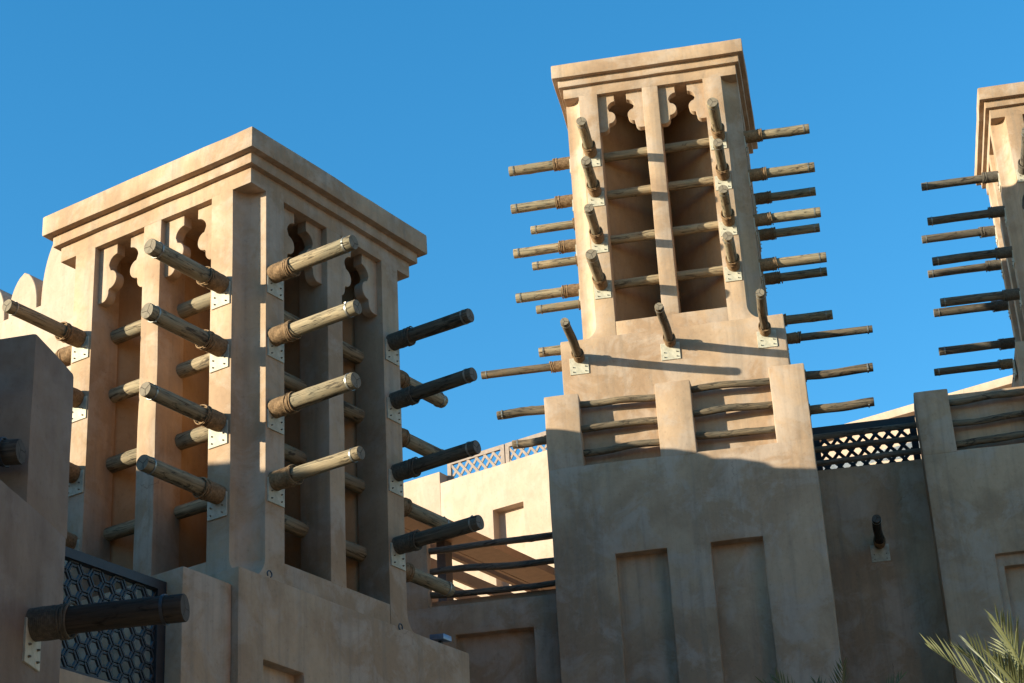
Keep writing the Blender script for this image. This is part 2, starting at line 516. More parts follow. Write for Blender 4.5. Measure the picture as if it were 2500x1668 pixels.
def rope_mesh(length, r, seed, pitch=0.0165):
    """a tight helical winding with three thicker loose turns at its outer end; runs along +x from the plate"""
    rng = random.Random(seed)
    bm = bmesh.new()
    nr = 22
    nt = int(length / pitch)
    per = 5
    rings = []
    tot = nt * per
    for i in range(tot + 1):
        x = length * i / tot
        ring = []
        for k in range(nr):
            th = 2 * math.pi * k / nr
            u = (x / pitch + k / nr) % 1.0
            q = r + 0.0085 * math.sqrt(max(0.0, 1 - (2 * u - 1) ** 2))
            q += 0.006 * noise.noise(Vector((x * 14, math.cos(th) * 2, math.sin(th) * 2 + seed)))
            q += 0.004 * math.sin(math.pi * x / length)
            ring.append(bm.verts.new((x, q * math.cos(th), q * math.sin(th))))
        rings.append(ring)
    for i in range(len(rings) - 1):
        for k in range(nr):
            bm.faces.new((rings[i][k], rings[i][(k + 1) % nr], rings[i + 1][(k + 1) % nr], rings[i + 1][k]))
    bm.faces.new(list(reversed(rings[0]))); bm.faces.new(rings[-1])
    for j in range(4):
        cord(bm, length - 0.055 + 0.028 * j + rng.uniform(-0.006, 0.006), r + 0.010, 0.0105, rng.uniform(-0.28, 0.28), rng.uniform(0, 6.28))
    bmesh.ops.recalc_face_normals(bm, faces=bm.faces)
    return finish_mesh('rope_wrap', bm, [M_ROPE], 60)

def cord(bm, x, R, r, tilt, ph, n=26, m=6):
    rings = []
    for k in range(n):
        th = 2 * math.pi * k / n
        cx = x + tilt * 0.09 * math.sin(th + ph)
        RR = R * (1 + 0.03 * math.sin(3 * th + ph))
        ring = []
        for j in range(m):
            f = 2 * math.pi * j / m
            q = RR + r * math.cos(f)
            ring.append(bm.verts.new((cx + r * math.sin(f), q * math.cos(th), q * math.sin(th))))
        rings.append(ring)
    for k in range(n):
        for j in range(m):
            bm.faces.new((rings[k][j], rings[k][(j + 1) % m], rings[(k + 1) % n][(j + 1) % m], rings[(k + 1) % n][j]))

def tube_bm(r0, r1, x0, x1, n=22):
    bm = bmesh.new()
    loops = []
    for x, r in ((x0, r0), (x0, r1), (x1, r1), (x1, r0)):
        loops.append([bm.verts.new((x, r * math.cos(2 * math.pi * k / n), r * math.sin(2 * math.pi * k / n))) for k in range(n)])
    for i in range(4):
        for k in range(n):
            bm.faces.new((loops[i][k], loops[i][(k + 1) % n], loops[(i + 1) % 4][(k + 1) % n], loops[(i + 1) % 4][k]))
    bmesh.ops.recalc_face_normals(bm, faces=bm.faces)
    return bm

def band_mesh(r):
    bm = tube_bm(r - 0.006, r + 0.004, -0.013, 0.013)
    # screw clasp of the strap
    b = bm_box(-0.013, 0.013, -0.016, 0.016, -0.008, 0.010)
    bmesh.ops.translate(b, verts=b.verts, vec=(0, r * 0.64, -r * 0.78))
    join(bm, b)
    return finish_mesh('end_band', bm, [M_BAND], 40)

def plate_mesh(w, h, r):
    """plate in the y-z plane facing +x, top edge at the log's centre, with four bolts"""
    bm = bevel(bm_box(0.02, -0.020, -w / 2, w / 2, -h, 0.015), 0.003, 1)
    ob = []
    for y in (-w / 2 + 0.065, w / 2 - 0.065):
        for z in (-h + 0.055, -h + 0.155):
            c = bmesh.new()
            bmesh.ops.create_cone(c, cap_ends=True, segments=8, radius1=0.012, radius2=0.008, depth=0.026,
                                  matrix=Matrix.Translation((0.032, y, z)) @ Matrix.Rotation(math.pi / 2, 4, 'Y'))
            for f in c.faces: f.material_index = 1
            join(bm, c)
    return finish_mesh('mounting_plate', bm, [M_PLATE, M_BOLT], 30)

LOG_R = 0.105
OV = 1.40                                     # how far the logs stand out
LEN = A + 2 * OV
LOGS = [log_mesh('log', LEN, LOG_R * f, k + 1, bend=bd, wob=w, knots=kn) for k, (f, bd, w, kn) in enumerate(
    ((1.0, 0.008, 0.06, 7), (0.92, 0.014, 0.10, 12), (1.06, 0.010, 0.06, 5), (0.97, 0.015, 0.09, 9), (1.03, 0.006, 0.10, 14), (0.89, 0.012, 0.07, 8), (1.01, 0.014, 0.09, 10), (0.95, 0.010, 0.08, 6)))]
LOGS_SHADE = [log_mesh('log', LEN, LOG_R * f, k + 41, [M_LOG_SHADE, M_END_SHADE], bend=0.012, wob=0.08) for k, f in enumerate((1.0, 0.95, 1.03))]
OV2 = 1.33
LOGS2 = [log_mesh('log', A + 2 * OV2, LOG_R * f, k + 71, bend=0.012, wob=0.08, knots=8 + k) for k, f in enumerate((1.0, 0.92, 1.05, 0.97))]
OV3 = 1.74
LOGS3 = [log_mesh('log', A + 2 * OV3, LOG_R * 0.93, s, [M_LOG_SHADE, M_END_SHADE], bend=0.03, wob=0.09, knots=12) for s in range(11, 15)]
ROPES = [rope_mesh(0.335, LOG_R + 0.015, s) for s in range(3)]
ROPES_SHADE = []
for k in range(2):
    gm = rope_mesh(0.335, LOG_R + 0.013, 20 + k)
    gm.materials[0] = M_ROPE_SHADE
    ROPES_SHADE.append(gm)
ROPEB = rope_mesh(0.26, 0.10, 9)
BAND = band_mesh(LOG_R + 0.005)
BAND_S = band_mesh(0.088)
BAND_R = band_mesh(0.078)
PLATE = plate_mesh(0.325, 0.315, LOG_R)
PLATE_S = plate_mesh(0.37, 0.34, 0.09)

FLIP = Matrix.Rotation(math.pi, 4, 'Z')

def dress(log, length, ov, off, seeds, both=True, rope=None, plate=None, band=None, bpos=0.10, jit=0.0):
    """rope, band and plate at the end(s) of a log; log-local x runs along it"""
    rng = random.Random(seeds)
    ends = [(Matrix.Translation((length - ov - jit, 0, 0)), off)]
    if both:
        ends.append((Matrix.Translation((ov - jit, 0, 0)) @ FLIP, -off))
    at = CENTRE[log.data.name]
    rope = rope or rng.choice(ROPES_SHADE if 'grey' in log.data.materials[0].name else ROPES)
    band = band or BAND
    nom = {BAND.name: LOG_R + 0.005, BAND_S.name: 0.088, BAND_R.name: 0.078}.get(band.name)
    for mt, o in ends:
        def place(dx, scale_to=None):
            m = mt @ Matrix.Translation((dx, 0, 0))
            x = m.translation.x
            cy, cz, rr = at(max(0.0, min(length, x)))
            m = Matrix.Translation((0, cy, cz)) @ m
            if scale_to:
                k = (rr * 1.03) / scale_to
                m = m @ Matrix.Diagonal((1, k, k, 1))
            return m
        inst('rope_wrap', rope, log, place(0.0))
        inst('end_band', band, log, place(ov - bpos - rng.uniform(0, 0.03), nom) @ Matrix.Rotation(rng.uniform(0, 6), 4, 'X'))
        inst('mounting_plate', plate or PLATE, log, mt @ Matrix.Translation((0, o, 0)))

def dir_m(a, b, z, d):
    """matrix of a log starting at (a, b, z) running along '+b', '-b', '+a' or '-a'"""
    ang = {'+b': math.pi / 2, '-b': -math.pi / 2, '+a': math.pi, '-a': 0.0}[d]
    return Matrix.Translation(P(a, b, z)) @ Matrix.Rotation(ang, 4, 'Z')

# ------------------------------------------------------------------ wind towers
Z_BOT = -5.30
Z_END = -5.64
PIER0, PIER1, DEPTH = 0.32, 0.70, 0.52
MUL0, MUL1 = 1.645, 1.975

def corner_pier_bm(flip_a, flip_b):
    bm = bmesh.new()
    zs = [(0.012, PIER0), (-1.0, PIER0), (-2.1, PIER0), (-3.2, PIER0), (-4.3, PIER0)]
    h0 = PIER0
    for i in range(9):
        h = h0 * (1 - i / 8.0)
        rr = math.sqrt(max(0.0, h0 * h0 - (h0 - h) ** 2))
        zs.append((Z_END + h, max(rr, 0.006)))
    zs.append((Z_END - 0.30, 0.006))
    rings = []
    n = 12
    for z, r in zs:
        pts = [(r * math.cos(math.pi / 2 * k / n), r * math.sin(math.pi / 2 * k / n)) for k in range(n + 1)]   # from (r,0) to (0,r)
        pts = pts[::-1]
        poly = pts + [(PIER1, 0.0), (PIER1, DEPTH), (DEPTH, PIER1), (0.0, PIER1)]
        rings.append([bm.verts.new(P(A - a if flip_a else a, A - b if flip_b else b, z)) for a, b in poly])
    m = len(rings[0])
    for i in range(len(rings) - 1):
        for k in range(m):
            bm.faces.new((rings[i][k], rings[i][(k + 1) % m], rings[i + 1][(k + 1) % m], rings[i + 1][k]))
    bm.faces.new(rings[0]); bm.faces.new(rings[-1])
    bmesh.ops.recalc_face_normals(bm, faces=bm.faces)
    es = [e for e in bm.edges if len(e.link_faces) == 2 and e.calc_face_angle(0) > math.radians(40)
          and abs(e.verts[0].co.z - e.verts[1].co.z) > 0.01]
    bmesh.ops.bevel(bm, geom=es, offset=0.018, segments=2, profile=0.6, affect='EDGES', clamp_overlap=True)
    for v in bm.verts:
        v.co += noise.noise_vector(v.co * 1.7) * 0.006
    return bm

FACES = [lambda s, t: (s, t), lambda s, t: (t, s), lambda s, t: (s, A - t), lambda s, t: (A - t, s)]

def prism(poly, fn, t0, t1, off=0.0):
    bm = bmesh.new()
    va = [bm.verts.new(P(*fn(s, t0), z)) for s, z in poly]
    vb = [bm.verts.new(P(*fn(s, t1), z)) for s, z in poly]
    n = len(poly)
    bm.faces.new(va); bm.faces.new(vb)
    for k in range(n):
        bm.faces.new((va[k], va[(k + 1) % n], vb[(k + 1) % n], vb[k]))
    bmesh.ops.recalc_face_normals(bm, faces=bm.faces)
    if off:
        es = [e for e in bm.edges if e.calc_face_angle(0) > math.radians(50)]
        bmesh.ops.bevel(bm, geom=es, offset=off, segments=1, affect='EDGES', clamp_overlap=True)
    return bm

def bracket_profile():
    pts = [(-0.02, 0.02), (0.345, 0.02), (0.345, -0.165)]
    for k in range(1, 10):                       # hollow scallop
        f = math.radians(90 + 9.5 * k)
        pts.append((0.352 + 0.160 * math.cos(f), -0.330 + 0.165 * math.sin(f)))
    for k in range(0, 13):                       # big lobe
        f = math.radians(82 - 14.2 * k)
        pts.append((0.205 + 0.138 * math.cos(f), -0.545 + 0.145 * math.sin(f)))
    for k in range(0, 8):                        # small lobe
        f = math.radians(12 - 14.5 * k)
        pts.append((0.085 + 0.112 * math.cos(f), -0.745 + 0.130 * math.sin(f)))
    pts.append((-0.02, -0.875))
    return pts
BR = bracket_profile()

def tower_shell(fr, label):
    t = thing('wind_tower', fr, (A / 2, A / 2, -9.0), label, 'wind tower', 'wind towers with protruding logs')
    c = pbox(0, A, 0, A, 0.0, 0.26, 0.02, 0.008, 0.5)
    part('frieze', c, M_PL, t)
    part('lower_moulding', pbox(-0.09, A + 0.09, -0.09, A + 0.09, 0.24, 0.42, 0.024, 0.010), M_PL, t)
    part('cornice', pbox(-0.20, A + 0.20, -0.20, A + 0.20, 0.41, 0.735, 0.026, 0.011), M_PL, t)
    for fa in (0, 1):
        for fb in (0, 1):
            part('corner_pier', corner_pier_bm(fa, fb), M_PL, t)
    for fn in FACES:
        a0, b0 = fn(MUL0, 0.0); a1, b1 = fn(MUL1, DEPTH)
        part('mullion', pbox(min(a0, a1), max(a0, a1), min(b0, b1), max(b0, b1), Z_BOT - 0.02, 0.01, 0.018, 0.008), M_PL, t)
        for s0, s1 in ((PIER1, MUL0), (MUL1, A - PIER1)):
            part('arch_bracket', prism([(s0 + u, z) for u, z in BR], fn, 0.10, 0.255, 0.005), M_PL, t)
            part('arch_bracket', prism([(s1 - u, z) for u, z in BR], fn, 0.10, 0.255, 0.005), M_PL, t)
    # crossed walls inside that split the shaft into four flues
    for s in (1, -1):
        bm = bm_box(-2.05, 2.05, -0.08, 0.08, Z_BOT - 0.1, 0.02)
        bmesh.ops.rotate(bm, verts=bm.verts, cent=(0, 0, 0), matrix=Matrix.Rotation(s * math.pi / 4, 3, 'Z'))
        bmesh.ops.translate(bm, verts=bm.verts, vec=P(A / 2, A / 2, 0))
        part('flue_wall', bm, M_BLK, t)
    for fn in FACES:
        a0, b0 = fn(MUL0 + 0.06, DEPTH - 0.01); a1, b1 = fn(MUL1 - 0.06, A / 2)
        part('flue_wall', bm_box(min(a0, a1), max(a0, a1), min(b0, b1), max(b0, b1), Z_BOT - 0.08, 0.015), M_BLK, t)
    sb = pbox(PIER1, A - PIER1, 0.0, A, Z_END - 0.30, Z_BOT, 0.015, 0.006)
    join(sb, pbox(0.0, PIER1, PIER1, A - PIER1, Z_END - 0.30, Z_BOT, 0.015, 0.006))
    join(sb, pbox(A - PIER1, A, PIER1, A - PIER1, Z_END - 0.30, Z_BOT, 0.015, 0.006))
    part('sill', sb, M_PL, t)
    return t

def copy_tower(src, fr, label):
    r = src.copy(); COL.objects.link(r)
    r.matrix_world = fr.m @ Matrix.Translation(P(A / 2, A / 2, -9.0))
    r['label'] = label
    for ch in list(src.children):
        c = ch.copy(); COL.objects.link(c); c.parent = r
    return r

ZB = (-1.43, -2.36, -3.44, -4.455)             # logs running front to back
ZA = (-1.25, -2.17, -3.23, -4.25)             # logs running left to right
def tower_logs(t, meshes, dark, ov, seed, zfar=ZA):
    b = Vector(t['_b'])
    mb = Matrix.Translation(-b)
    L = A + 2 * ov
    rng = random.Random(seed)
    for i in range(4):
        for s, off in ((0.475, 0.035), (A - 0.50, -0.01)):
            jt = rng.uniform(-0.02, 0.02)
            lg = inst('log', rng.choice(meshes), t, mb @ dir_m(s + rng.uniform(-0.012, 0.012), -ov + jt, ZB[i] + rng.uniform(-0.015, 0.015), '+b'))
            dress(lg, L, ov, off, seed * 100 + i * 7 + int(s * 10), jit=jt)
        for s, off in ((0.475, -0.035), (A - 0.50, 0.01)):
            jt = rng.uniform(-0.02, 0.02)
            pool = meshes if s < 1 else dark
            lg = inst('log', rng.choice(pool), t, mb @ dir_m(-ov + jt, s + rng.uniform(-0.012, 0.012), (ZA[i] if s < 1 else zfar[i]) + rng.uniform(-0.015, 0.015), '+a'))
            dress(lg, L, ov, off, seed * 131 + i * 5 + int(s * 10), jit=jt)

tw1 = tower_shell(F1, 'squat left wind tower nearest the camera, with sunlit left face and shaded right face')
tw2 = copy_tower(tw1, F2, 'tall middle wind tower against the sky above the log-railed parapet')
tw3 = copy_tower(tw1, F3, 'wind tower cut off by the right edge of the picture, mostly in shade')
tower_logs(tw1, LOGS, LOGS_SHADE, OV, 3, (-1.29, -2.22, -3.32, -4.42))
tower_logs(tw2, LOGS2, LOGS2, OV2, 5)
tower_logs(tw3, LOGS3, LOGS3, OV3, 8)

SH_LEN = 1.69
SHLOG = [log_mesh('shoulder_log', SH_LEN + 0.5, 0.082, s, [M_RAIL, M_END], ns=24, knots=9) for s in (31, 32, 33)]
SHSIDE = log_mesh('shoulder_log', 4.37 + 2 * 1.69, 0.078, 35, [M_RAIL, M_END], knots=14)
for t in (tw2, tw3):
    mb = Matrix.Translation(-Vector(t['_b']))
    part('shoulder', pbox(-0.37, 3.99, -0.37, 3.99, -9.2, -5.78, 0.03, 0.012), M_PL, t)
    for k, (a, z) in enumerate(((3.645, -6.19), (1.856, -6.12), (-0.009, -6.12))):
        lg = inst('shoulder_log', SHLOG[k], t, mb @ dir_m(a, -0.37 + 0.5, z, '-b'))
        dress(lg, SH_LEN + 0.5, SH_LEN, 0.0, 60 + k, False, ROPEB, PLATE_S, BAND_S, 0.09)
    lg = inst('shoulder_log', SHSIDE, t, mb @ dir_m(-0.37 - 1.66, 0.40, -5.95, '+a'))
    dress(lg, 4.37 + 2 * 1.69, 1.69, 0.0, 71, True, ROPEB, PLATE_S, BAND_S, 0.09)

# ------------------------------------------------------------------ podium under the left tower
GR1, GR2 = F1.ground, F2.ground
pod = thing('podium_building', F1, (2.0, 2.0, GR1), 'shaded plaster base that carries the squat left wind tower', 'building')
part('wall', carved((-0.30, 6.2, -0.517, 4.32, GR1, -5.735), [(-0.5, -0.14, -0.045, 0.715, -9.6, -6.80), (-0.5, -0.14, 1.75, 2.55, -9.6, -7.05)], 0.03, 0.012), M_PL, pod)
part('parapet', pbox(-0.195, 0.55, -1.384, -0.519, GR1, -5.935, 0.03, 0.012), M_PL, pod)
part('low_wall', pbox(0.02, 0.30, -5.2, -1.386, GR1, -7.50, 0.025, 0.01), M_PL, pod)
def hook(b, z, sp):
    bm = bmesh.new()
    n, m = 14, 6
    rings = []
    for i in range(n):
        th = math.radians(-60 + 285 * i / (n - 1)) + sp
        c = Vector((0.30 + 0.02, b + 0.042 * math.cos(th), z + 0.042 * math.sin(th)))
        e = Vector((0, math.cos(th), math.sin(th)))
        rings.append([bm.verts.new(c + e * 0.009 * math.cos(2 * math.pi * k / m) + Vector((0.009 * math.sin(2 * math.pi * k / m), 0, 0))) for k in range(m)])
    for i in range(n - 1):
        for k in range(m):
            bm.faces.new((rings[i][k], rings[i][(k + 1) % m], rings[i + 1][(k + 1) % m], rings[i + 1][k]))
    bm.faces.new(rings[0]); bm.faces.new(rings[-1])
    bmesh.ops.recalc_face_normals(bm, faces=bm.faces)
    return bm
part('ring_hook', hook(0.03, -5.70, 0.0), M_IRON, pod, 60)
part('ring_hook', hook(2.71, -5.74, 0.5), M_IRON, pod, 60)
fl = thing('flood_light', F1, (-0.2, 3.75, -5.735), 'small blue-grey flood light on the edge of the left tower base', 'lamp')
bm = bevel(bm_box(-0.34, -0.10, 3.66, 3.86, -5.735 + 0.05, -5.735 + 0.13), 0.015)
for v in bm.verts:
    if v.co.x < 0.2: v.co.z += 0.03
part('lamp_head', bm, M_LAMP, fl)
part('bracket', bm_box(-0.24, -0.20, 3.73, 3.78, -5.735, -5.735 + 0.06), M_IRON, fl)

# ------------------------------------------------------------------ building under the middle tower
ROW = 'parapets with rough log rails'
bld = thing('parapet_building', F2, (1.85, 1.8, GR2), 'plaster building under the middle tower with three parapet piers and two tall wall niches', 'building', ROW)
wall = carved((-0.637, 4.335, -0.72, 4.6, GR2, -8.57),
              [(2.233, 3.187, -1.0, -0.48, -15.2, -10.38), (0.479, 1.438, -1.0, -0.48, -15.2, -10.36)], 0.03, 0.013)
part('wall', wall, M_PL, bld)
for a0, a1, zt in ((3.664, 4.335, -7.075), (1.52, 2.20, -7.06), (-0.637, 0.024, -7.02)):
    part('pier', pbox(a0, a1, -0.72, -0.372, -8.60, zt, 0.03, 0.014), M_PL, bld)
for a0, a1 in ((3.992, 4.335), (-0.637, -0.372)):
    part('pier', pbox(a0, a1, -0.368, 0.30, -8.60, -7.10, 0.03, 0.012), M_PL, bld)
def rail(parent, a0, a1, b, z, seed, r=0.07, mats=None, name='rail_log', bend=0.022):
    L = a1 - a0
    me = log_mesh(name, L, r, seed, mats or [M_RAIL, M_END], nr=14, ns=max(12, int(L * 14)), knots=int(L * 5) + 2, bend=bend, wob=0.16)
    return inst(name, me, parent, Matrix.Translation(-Vector(parent['_b'])) @ dir_m(a0, b, z, '+a'))
for k, z in enumerate((-7.27, -7.76, -8.235)):
    rail(bld, 2.16, 3.70, -0.55, z, 100 + k)
    rail(bld, -0.02, 1.56, -0.55, z + 0.035, 110 + k)
for k, (a0, a1, z) in enumerate(((4.30, 5.29, -7.23), (4.30, 5.02, -7.885), (-1.91, -0.60, -7.20), (-1.84, -0.60, -7.905))):
    lg = rail(bld, a0, a1, -0.50, z, 120 + k, 0.085, None, 'side_log', 0.012)
    L = a1 - a0
    x = L - 0.10 if a0 > 0 else 0.10
    inst('end_band', BAND_S, lg, Matrix.Translation((x, 0, 0)))
    if a0 < 0:
        me = finish_mesh('collar', tube_bm(0.06, 0.118, L - 0.06, L - 0.03), [M_ROPE], 40)
        inst('collar', me, lg, Matrix.Identity(4))

# ------------------------------------------------------------------ wall joining the left and middle buildings
cw = thing('connecting_wall', F2, (6.0, 0.0, GR2), 'shaded wall with an open railed terrace window between the left and middle towers', 'wall')
part('wall', carved((4.337, 9.5, -0.30, 0.05, GR2, -10.87), [(4.855, 6.326, -0.6, -0.12, -15.2, -11.47)], 0.03, 0.012), M_PL, cw)
part('sill_wall', pbox(4.337, 9.5, 0.053, 0.35, GR2, -10.655, 0.02, 0.01), M_PL, cw)
part('pier', pbox(6.81, 7.65, -0.30, 0.05, -10.90, -9.35, 0.03, 0.012), M_PL, cw)
for k, z in enumerate((-9.66, -10.13, -10.575)):
    rail(cw, 4.25, 6.95, -0.08, z, 140 + k, 0.062, [M_RAILD, M_DEND], 'rail_log', 0.03)

# ------------------------------------------------------------------ recessed wall and building under the right tower
RB = 3.15
rw = thing('recessed_wall', F2, (-1.6, RB + 0.2, GR2), 'dark recessed wall between the middle and right buildings with one log sticking out', 'wall')
part('wall', pbox(-2.85, -0.60, RB, RB + 0.42, GR2, -7.695, 0.02, 0.01), M_PL, rw)
lg = inst('log', log_mesh('log', 1.62 + 0.3, 0.09, 51, [M_DLOG, M_DEND], ns=22, knots=9), rw, Matrix.Translation(-Vector(rw['_b'])) @ dir_m(-1.647, RB + 0.3, -9.434, '-b'))
dress(lg, 1.92, 1.62, 0.0, 82, False, ROPEB, PLATE_S, BAND_S, 0.09)
for k, (z, z1) in enumerate(((-6.967, 0), (-7.250, 0), (-7.548, 0))):
    rail(rw, -2.80, -0.56, RB - 0.02, z, 150 + k, 0.062, [M_RAILD, M_DEND], 'rail_log', 0.008)

B3 = 2.3
b3 = thing('parapet_building', F2, (-5.0, 3.8, GR2), 'shaded plaster building at the right edge with log-railed parapet and stepped niche', 'building', ROW)
wall = carved((-9.0, -2.712, B3, 6.6, GR2, -7.94),
              [(-5.6, -3.787, B3 - 0.3, B3 + 0.12, -14.6, -10.16), (-5.45, -3.93, B3 - 0.3, B3 + 0.27, -14.6, -10.385)], 0.03, 0.013)
part('wall', wall, M_PL, b3)
part('pier', pbox(-3.380, -2.714, B3 - 0.002, B3 + 0.80, -7.97, -6.595, 0.03, 0.012), M_PL, b3)
part('pier', pbox(-5.55, -4.90, B3 - 0.002, B3 + 0.80, -7.97, -6.595, 0.03, 0.012), M_PL, b3)
part('back_panel', pbox(-9.0, -3.382, B3 + 0.35, B3 + 0.70, -8.0, -6.59, 0.02, 0.01), M_PL, b3)
for k, z in enumerate((-6.82, -7.283, -7.732)):
    rail(b3, -4.95, -3.34, B3 + 0.17, z, 160 + k)

# ------------------------------------------------------------------ lattice screens
def clip_line(p, d, s0, s1, z0, z1):
    t0, t1 = -1e9, 1e9
    for q, e, lo, hi in ((p[0], d[0], s0, s1), (p[1], d[1], z0, z1)):
        if abs(e) < 1e-9:
            if q < lo or q > hi: return None
            continue
        u, v = (lo - q) / e, (hi - q) / e
        if u > v: u, v = v, u
        t0, t1 = max(t0, u), min(t1, v)
    if t1 - t0 < 0.04: return None
    return t0, t1

def slats(parent, fn, mat, s0, s1, z0, z1, dirs, spacing, w, th, phase=0.0):
    """bars in several directions, each family in its own layer; fn(s, t, z) -> frame point"""
    for li, ang in enumerate(dirs):
        d = (math.cos(ang), math.sin(ang)); n = (-d[1], d[0])
        cs = [(s * n[0] + z * n[1]) for s in (s0, s1) for z in (z0, z1)]
        k = math.floor((min(cs) - phase) / spacing)
        while k * spacing + phase < max(cs):
            c = k * spacing + phase + spacing / 2
            k += 1
            p = (n[0] * c, n[1] * c)
            r = clip_line(p, d, s0, s1, z0, z1)
            if not r: continue
            bm = bmesh.new()
            t_in = (li - (len(dirs) - 1) / 2) * th * 0.62
            vs = []
            for tt in (t_in - th / 2, t_in + th / 2):
                for e, q in ((r[0], -w / 2), (r[1], -w / 2), (r[1], w / 2), (r[0], w / 2)):
                    vs.append(bm.verts.new(fn(p[0] + d[0] * e + n[0] * q, tt, p[1] + d[1] * e + n[1] * q)))
            for f in ((0, 1, 2, 3), (7, 6, 5, 4), (0, 4, 5, 1), (1, 5, 6, 2), (2, 6, 7, 3), (3, 7, 4, 0)):
                bm.faces.new([vs[i] for i in f])
            bmesh.ops.recalc_face_normals(bm, faces=bm.faces)
            part('slat', bm, mat, parent, None)

def rect_frame(parent, fn, mat, s0, s1, z0, z1, top, side, bot, th, name='frame'):
    bm = bmesh.new()
    for sa, sb, za, zb in ((s0, s1, z1 - top, z1), (s0, s0 + side, z0 + bot, z1 - top), (s1 - side, s1, z0 + bot, z1 - top), (s0, s1, z0, z0 + bot)):
        vs = []
        for tt in (-th / 2, th / 2):
            for s, z in ((sa, za), (sb, za), (sb, zb), (sa, zb)):
                vs.append(bm.verts.new(fn(s, tt, z)))
        for f in ((0, 1, 2, 3), (7, 6, 5, 4), (0, 4, 5, 1), (1, 5, 6, 2), (2, 6, 7, 3), (3, 7, 4, 0)):
            bm.faces.new([vs[i] for i in f])
    bmesh.ops.recalc_face_normals(bm, faces=bm.faces)
    return part(name, bm, mat, parent, 30)

sc1 = thing('lattice_screen', F1, (0.11, -2.4, -7.50), 'dark star-pattern lattice screen at lower left beside the foreground wall', 'lattice screen')
f1 = lambda s, t, z: P(0.11 + t, s, z)
rect_frame(sc1, f1, M_LATT, -4.4, -1.388, -7.50, -6.085, 0.115, 0.14, 0.03, 0.10)
# fretwork: six-sided openings, each side of the net a double bar with a slot between
PH = 0.20
uu, vv2 = (PH * 0.866, PH / 2), (PH * 0.866, -PH / 2)
for i in range(-2, 14):
    for j in range(-8, 9):
        c = (-3.35 + i * PH * 0.866, -6.83 + j * PH + (i % 2) * PH / 2)
        for k, n in enumerate(((0.866, 0.5), (0.866, -0.5), (0.0, 1.0))):
            m = (c[0] + n[0] * PH / 2, c[1] + n[1] * PH / 2)
            if not (-3.30 < m[0] < -1.50 and -7.47 < m[1] < -6.21):
                continue
            d = (-n[1], n[0])
            bm = bmesh.new()
            for off in (-0.021, 0.021):
                vs = []
                for tt in (-0.016 + 0.0035 * k, 0.016 + 0.0035 * k):
                    for e, q in ((-0.061, -0.0115), (0.061, -0.0115), (0.061, 0.0115), (-0.061, 0.0115)):
                        vs.append(bm.verts.new(f1(m[0] + d[0] * e + n[0] * (q + off), tt, m[1] + d[1] * e + n[1] * (q + off))))
                for f in ((0, 1, 2, 3), (7, 6, 5, 4), (0, 4, 5, 1), (1, 5, 6, 2), (2, 6, 7, 3), (3, 7, 4, 0)):
                    bm.faces.new([vs[x] for x in f])
            bmesh.ops.recalc_face_normals(bm, faces=bm.faces)
            part('slat', bm, M_LATT, sc1, None)

SB = RB + 0.25
sc2 = thing('lattice_screen', F2, (-1.6, SB, -7.69), 'dark diamond lattice panel above the recessed wall right of the middle tower', 'lattice screen')
f2 = lambda s, t, z: P(s, SB + t, z)
rect_frame(sc2, f2, M_LATT, -2.72, -0.60, -7.70, -6.653, 0.150, 0.14, 0.01, 0.06)
slats(sc2, f2, M_LATT, -2.59, -0.73, -7.70, -6.80, (math.atan2(0.30, 0.255), math.pi - math.atan2(0.30, 0.255)), 0.200, 0.070, 0.016, 0.03)

# ------------------------------------------------------------------ cream terrace building behind, seen between the towers
tb = thing('terrace_building', F1, (9.5, 21, GR1), 'bright cream sunlit building with a small niche between the left and middle towers', 'building')
part('wall', carved((3.0, 11.16, 20.0, 21.2, GR1, 4.67), [(8.745, 9.628, 19.5, 20.26, 0.4, 3.55)], 0.02, 0.012, 0.9), M_CREAM, tb)
part('parapet', pbox(11.162, 18.0, 20.0, 21.2, GR1, 4.97, 0.02, 0.012, 0.9), M_CREAM, tb)
rl = thing('lattice_railing', F1, (8.5, 20.3, 4.67), 'brown diamond lattice railing along the top of the bright cream terrace wall', 'railing')
f3 = lambda s, t, z: P(s, 20.35 + t, z)
for s0, s1 in ((3.0, 6.15), (6.18, 9.385), (9.415, 11.14)):
    rect_frame(rl, f3, M_LATB, s0, s1, 4.60, 5.33, 0.11, 0.11, 0.05, 0.07)
    slats(rl, f3, M_LATB, s0 + 0.10, s1 - 0.10, 4.64, 5.23, (math.radians(52), math.radians(128)), 0.20, 0.062, 0.026, s0)

# ------------------------------------------------------------------ pergola on the terrace
pg = thing('pergola', F1, (7.0, 15, -2.6), 'brown wooden pergola seen through the railed opening beside the left tower', 'pergola')
part('roof_board', bm_box(6.016, 6.70, 11.5, 19.5, 0.20, 0.37), M_PERG, pg)
for k, (a0, a1, h) in enumerate(((6.72, 6.80, 0.10), (6.965, 7.062, 0.14), (7.734, 7.807, 0.25), (8.42, 8.49, 0.25), (9.10, 9.17, 0.25), (9.78, 9.85, 0.25))):
    part('beam', bm_box(a0, a1, 11.5, 19.5, 0.20, 0.20 + h), M_PERG, pg)
part('post', bm_box(6.507, 6.72, 13.508, 13.74, -3.5, 0.198), M_POST, pg)
part('post', bm_box(6.507, 6.72, 18.9, 19.13, -3.5, 0.198), M_POST, pg)
part('post', bm_box(9.5, 9.72, 13.508, 13.74, -3.5, 0.198), M_POST, pg)

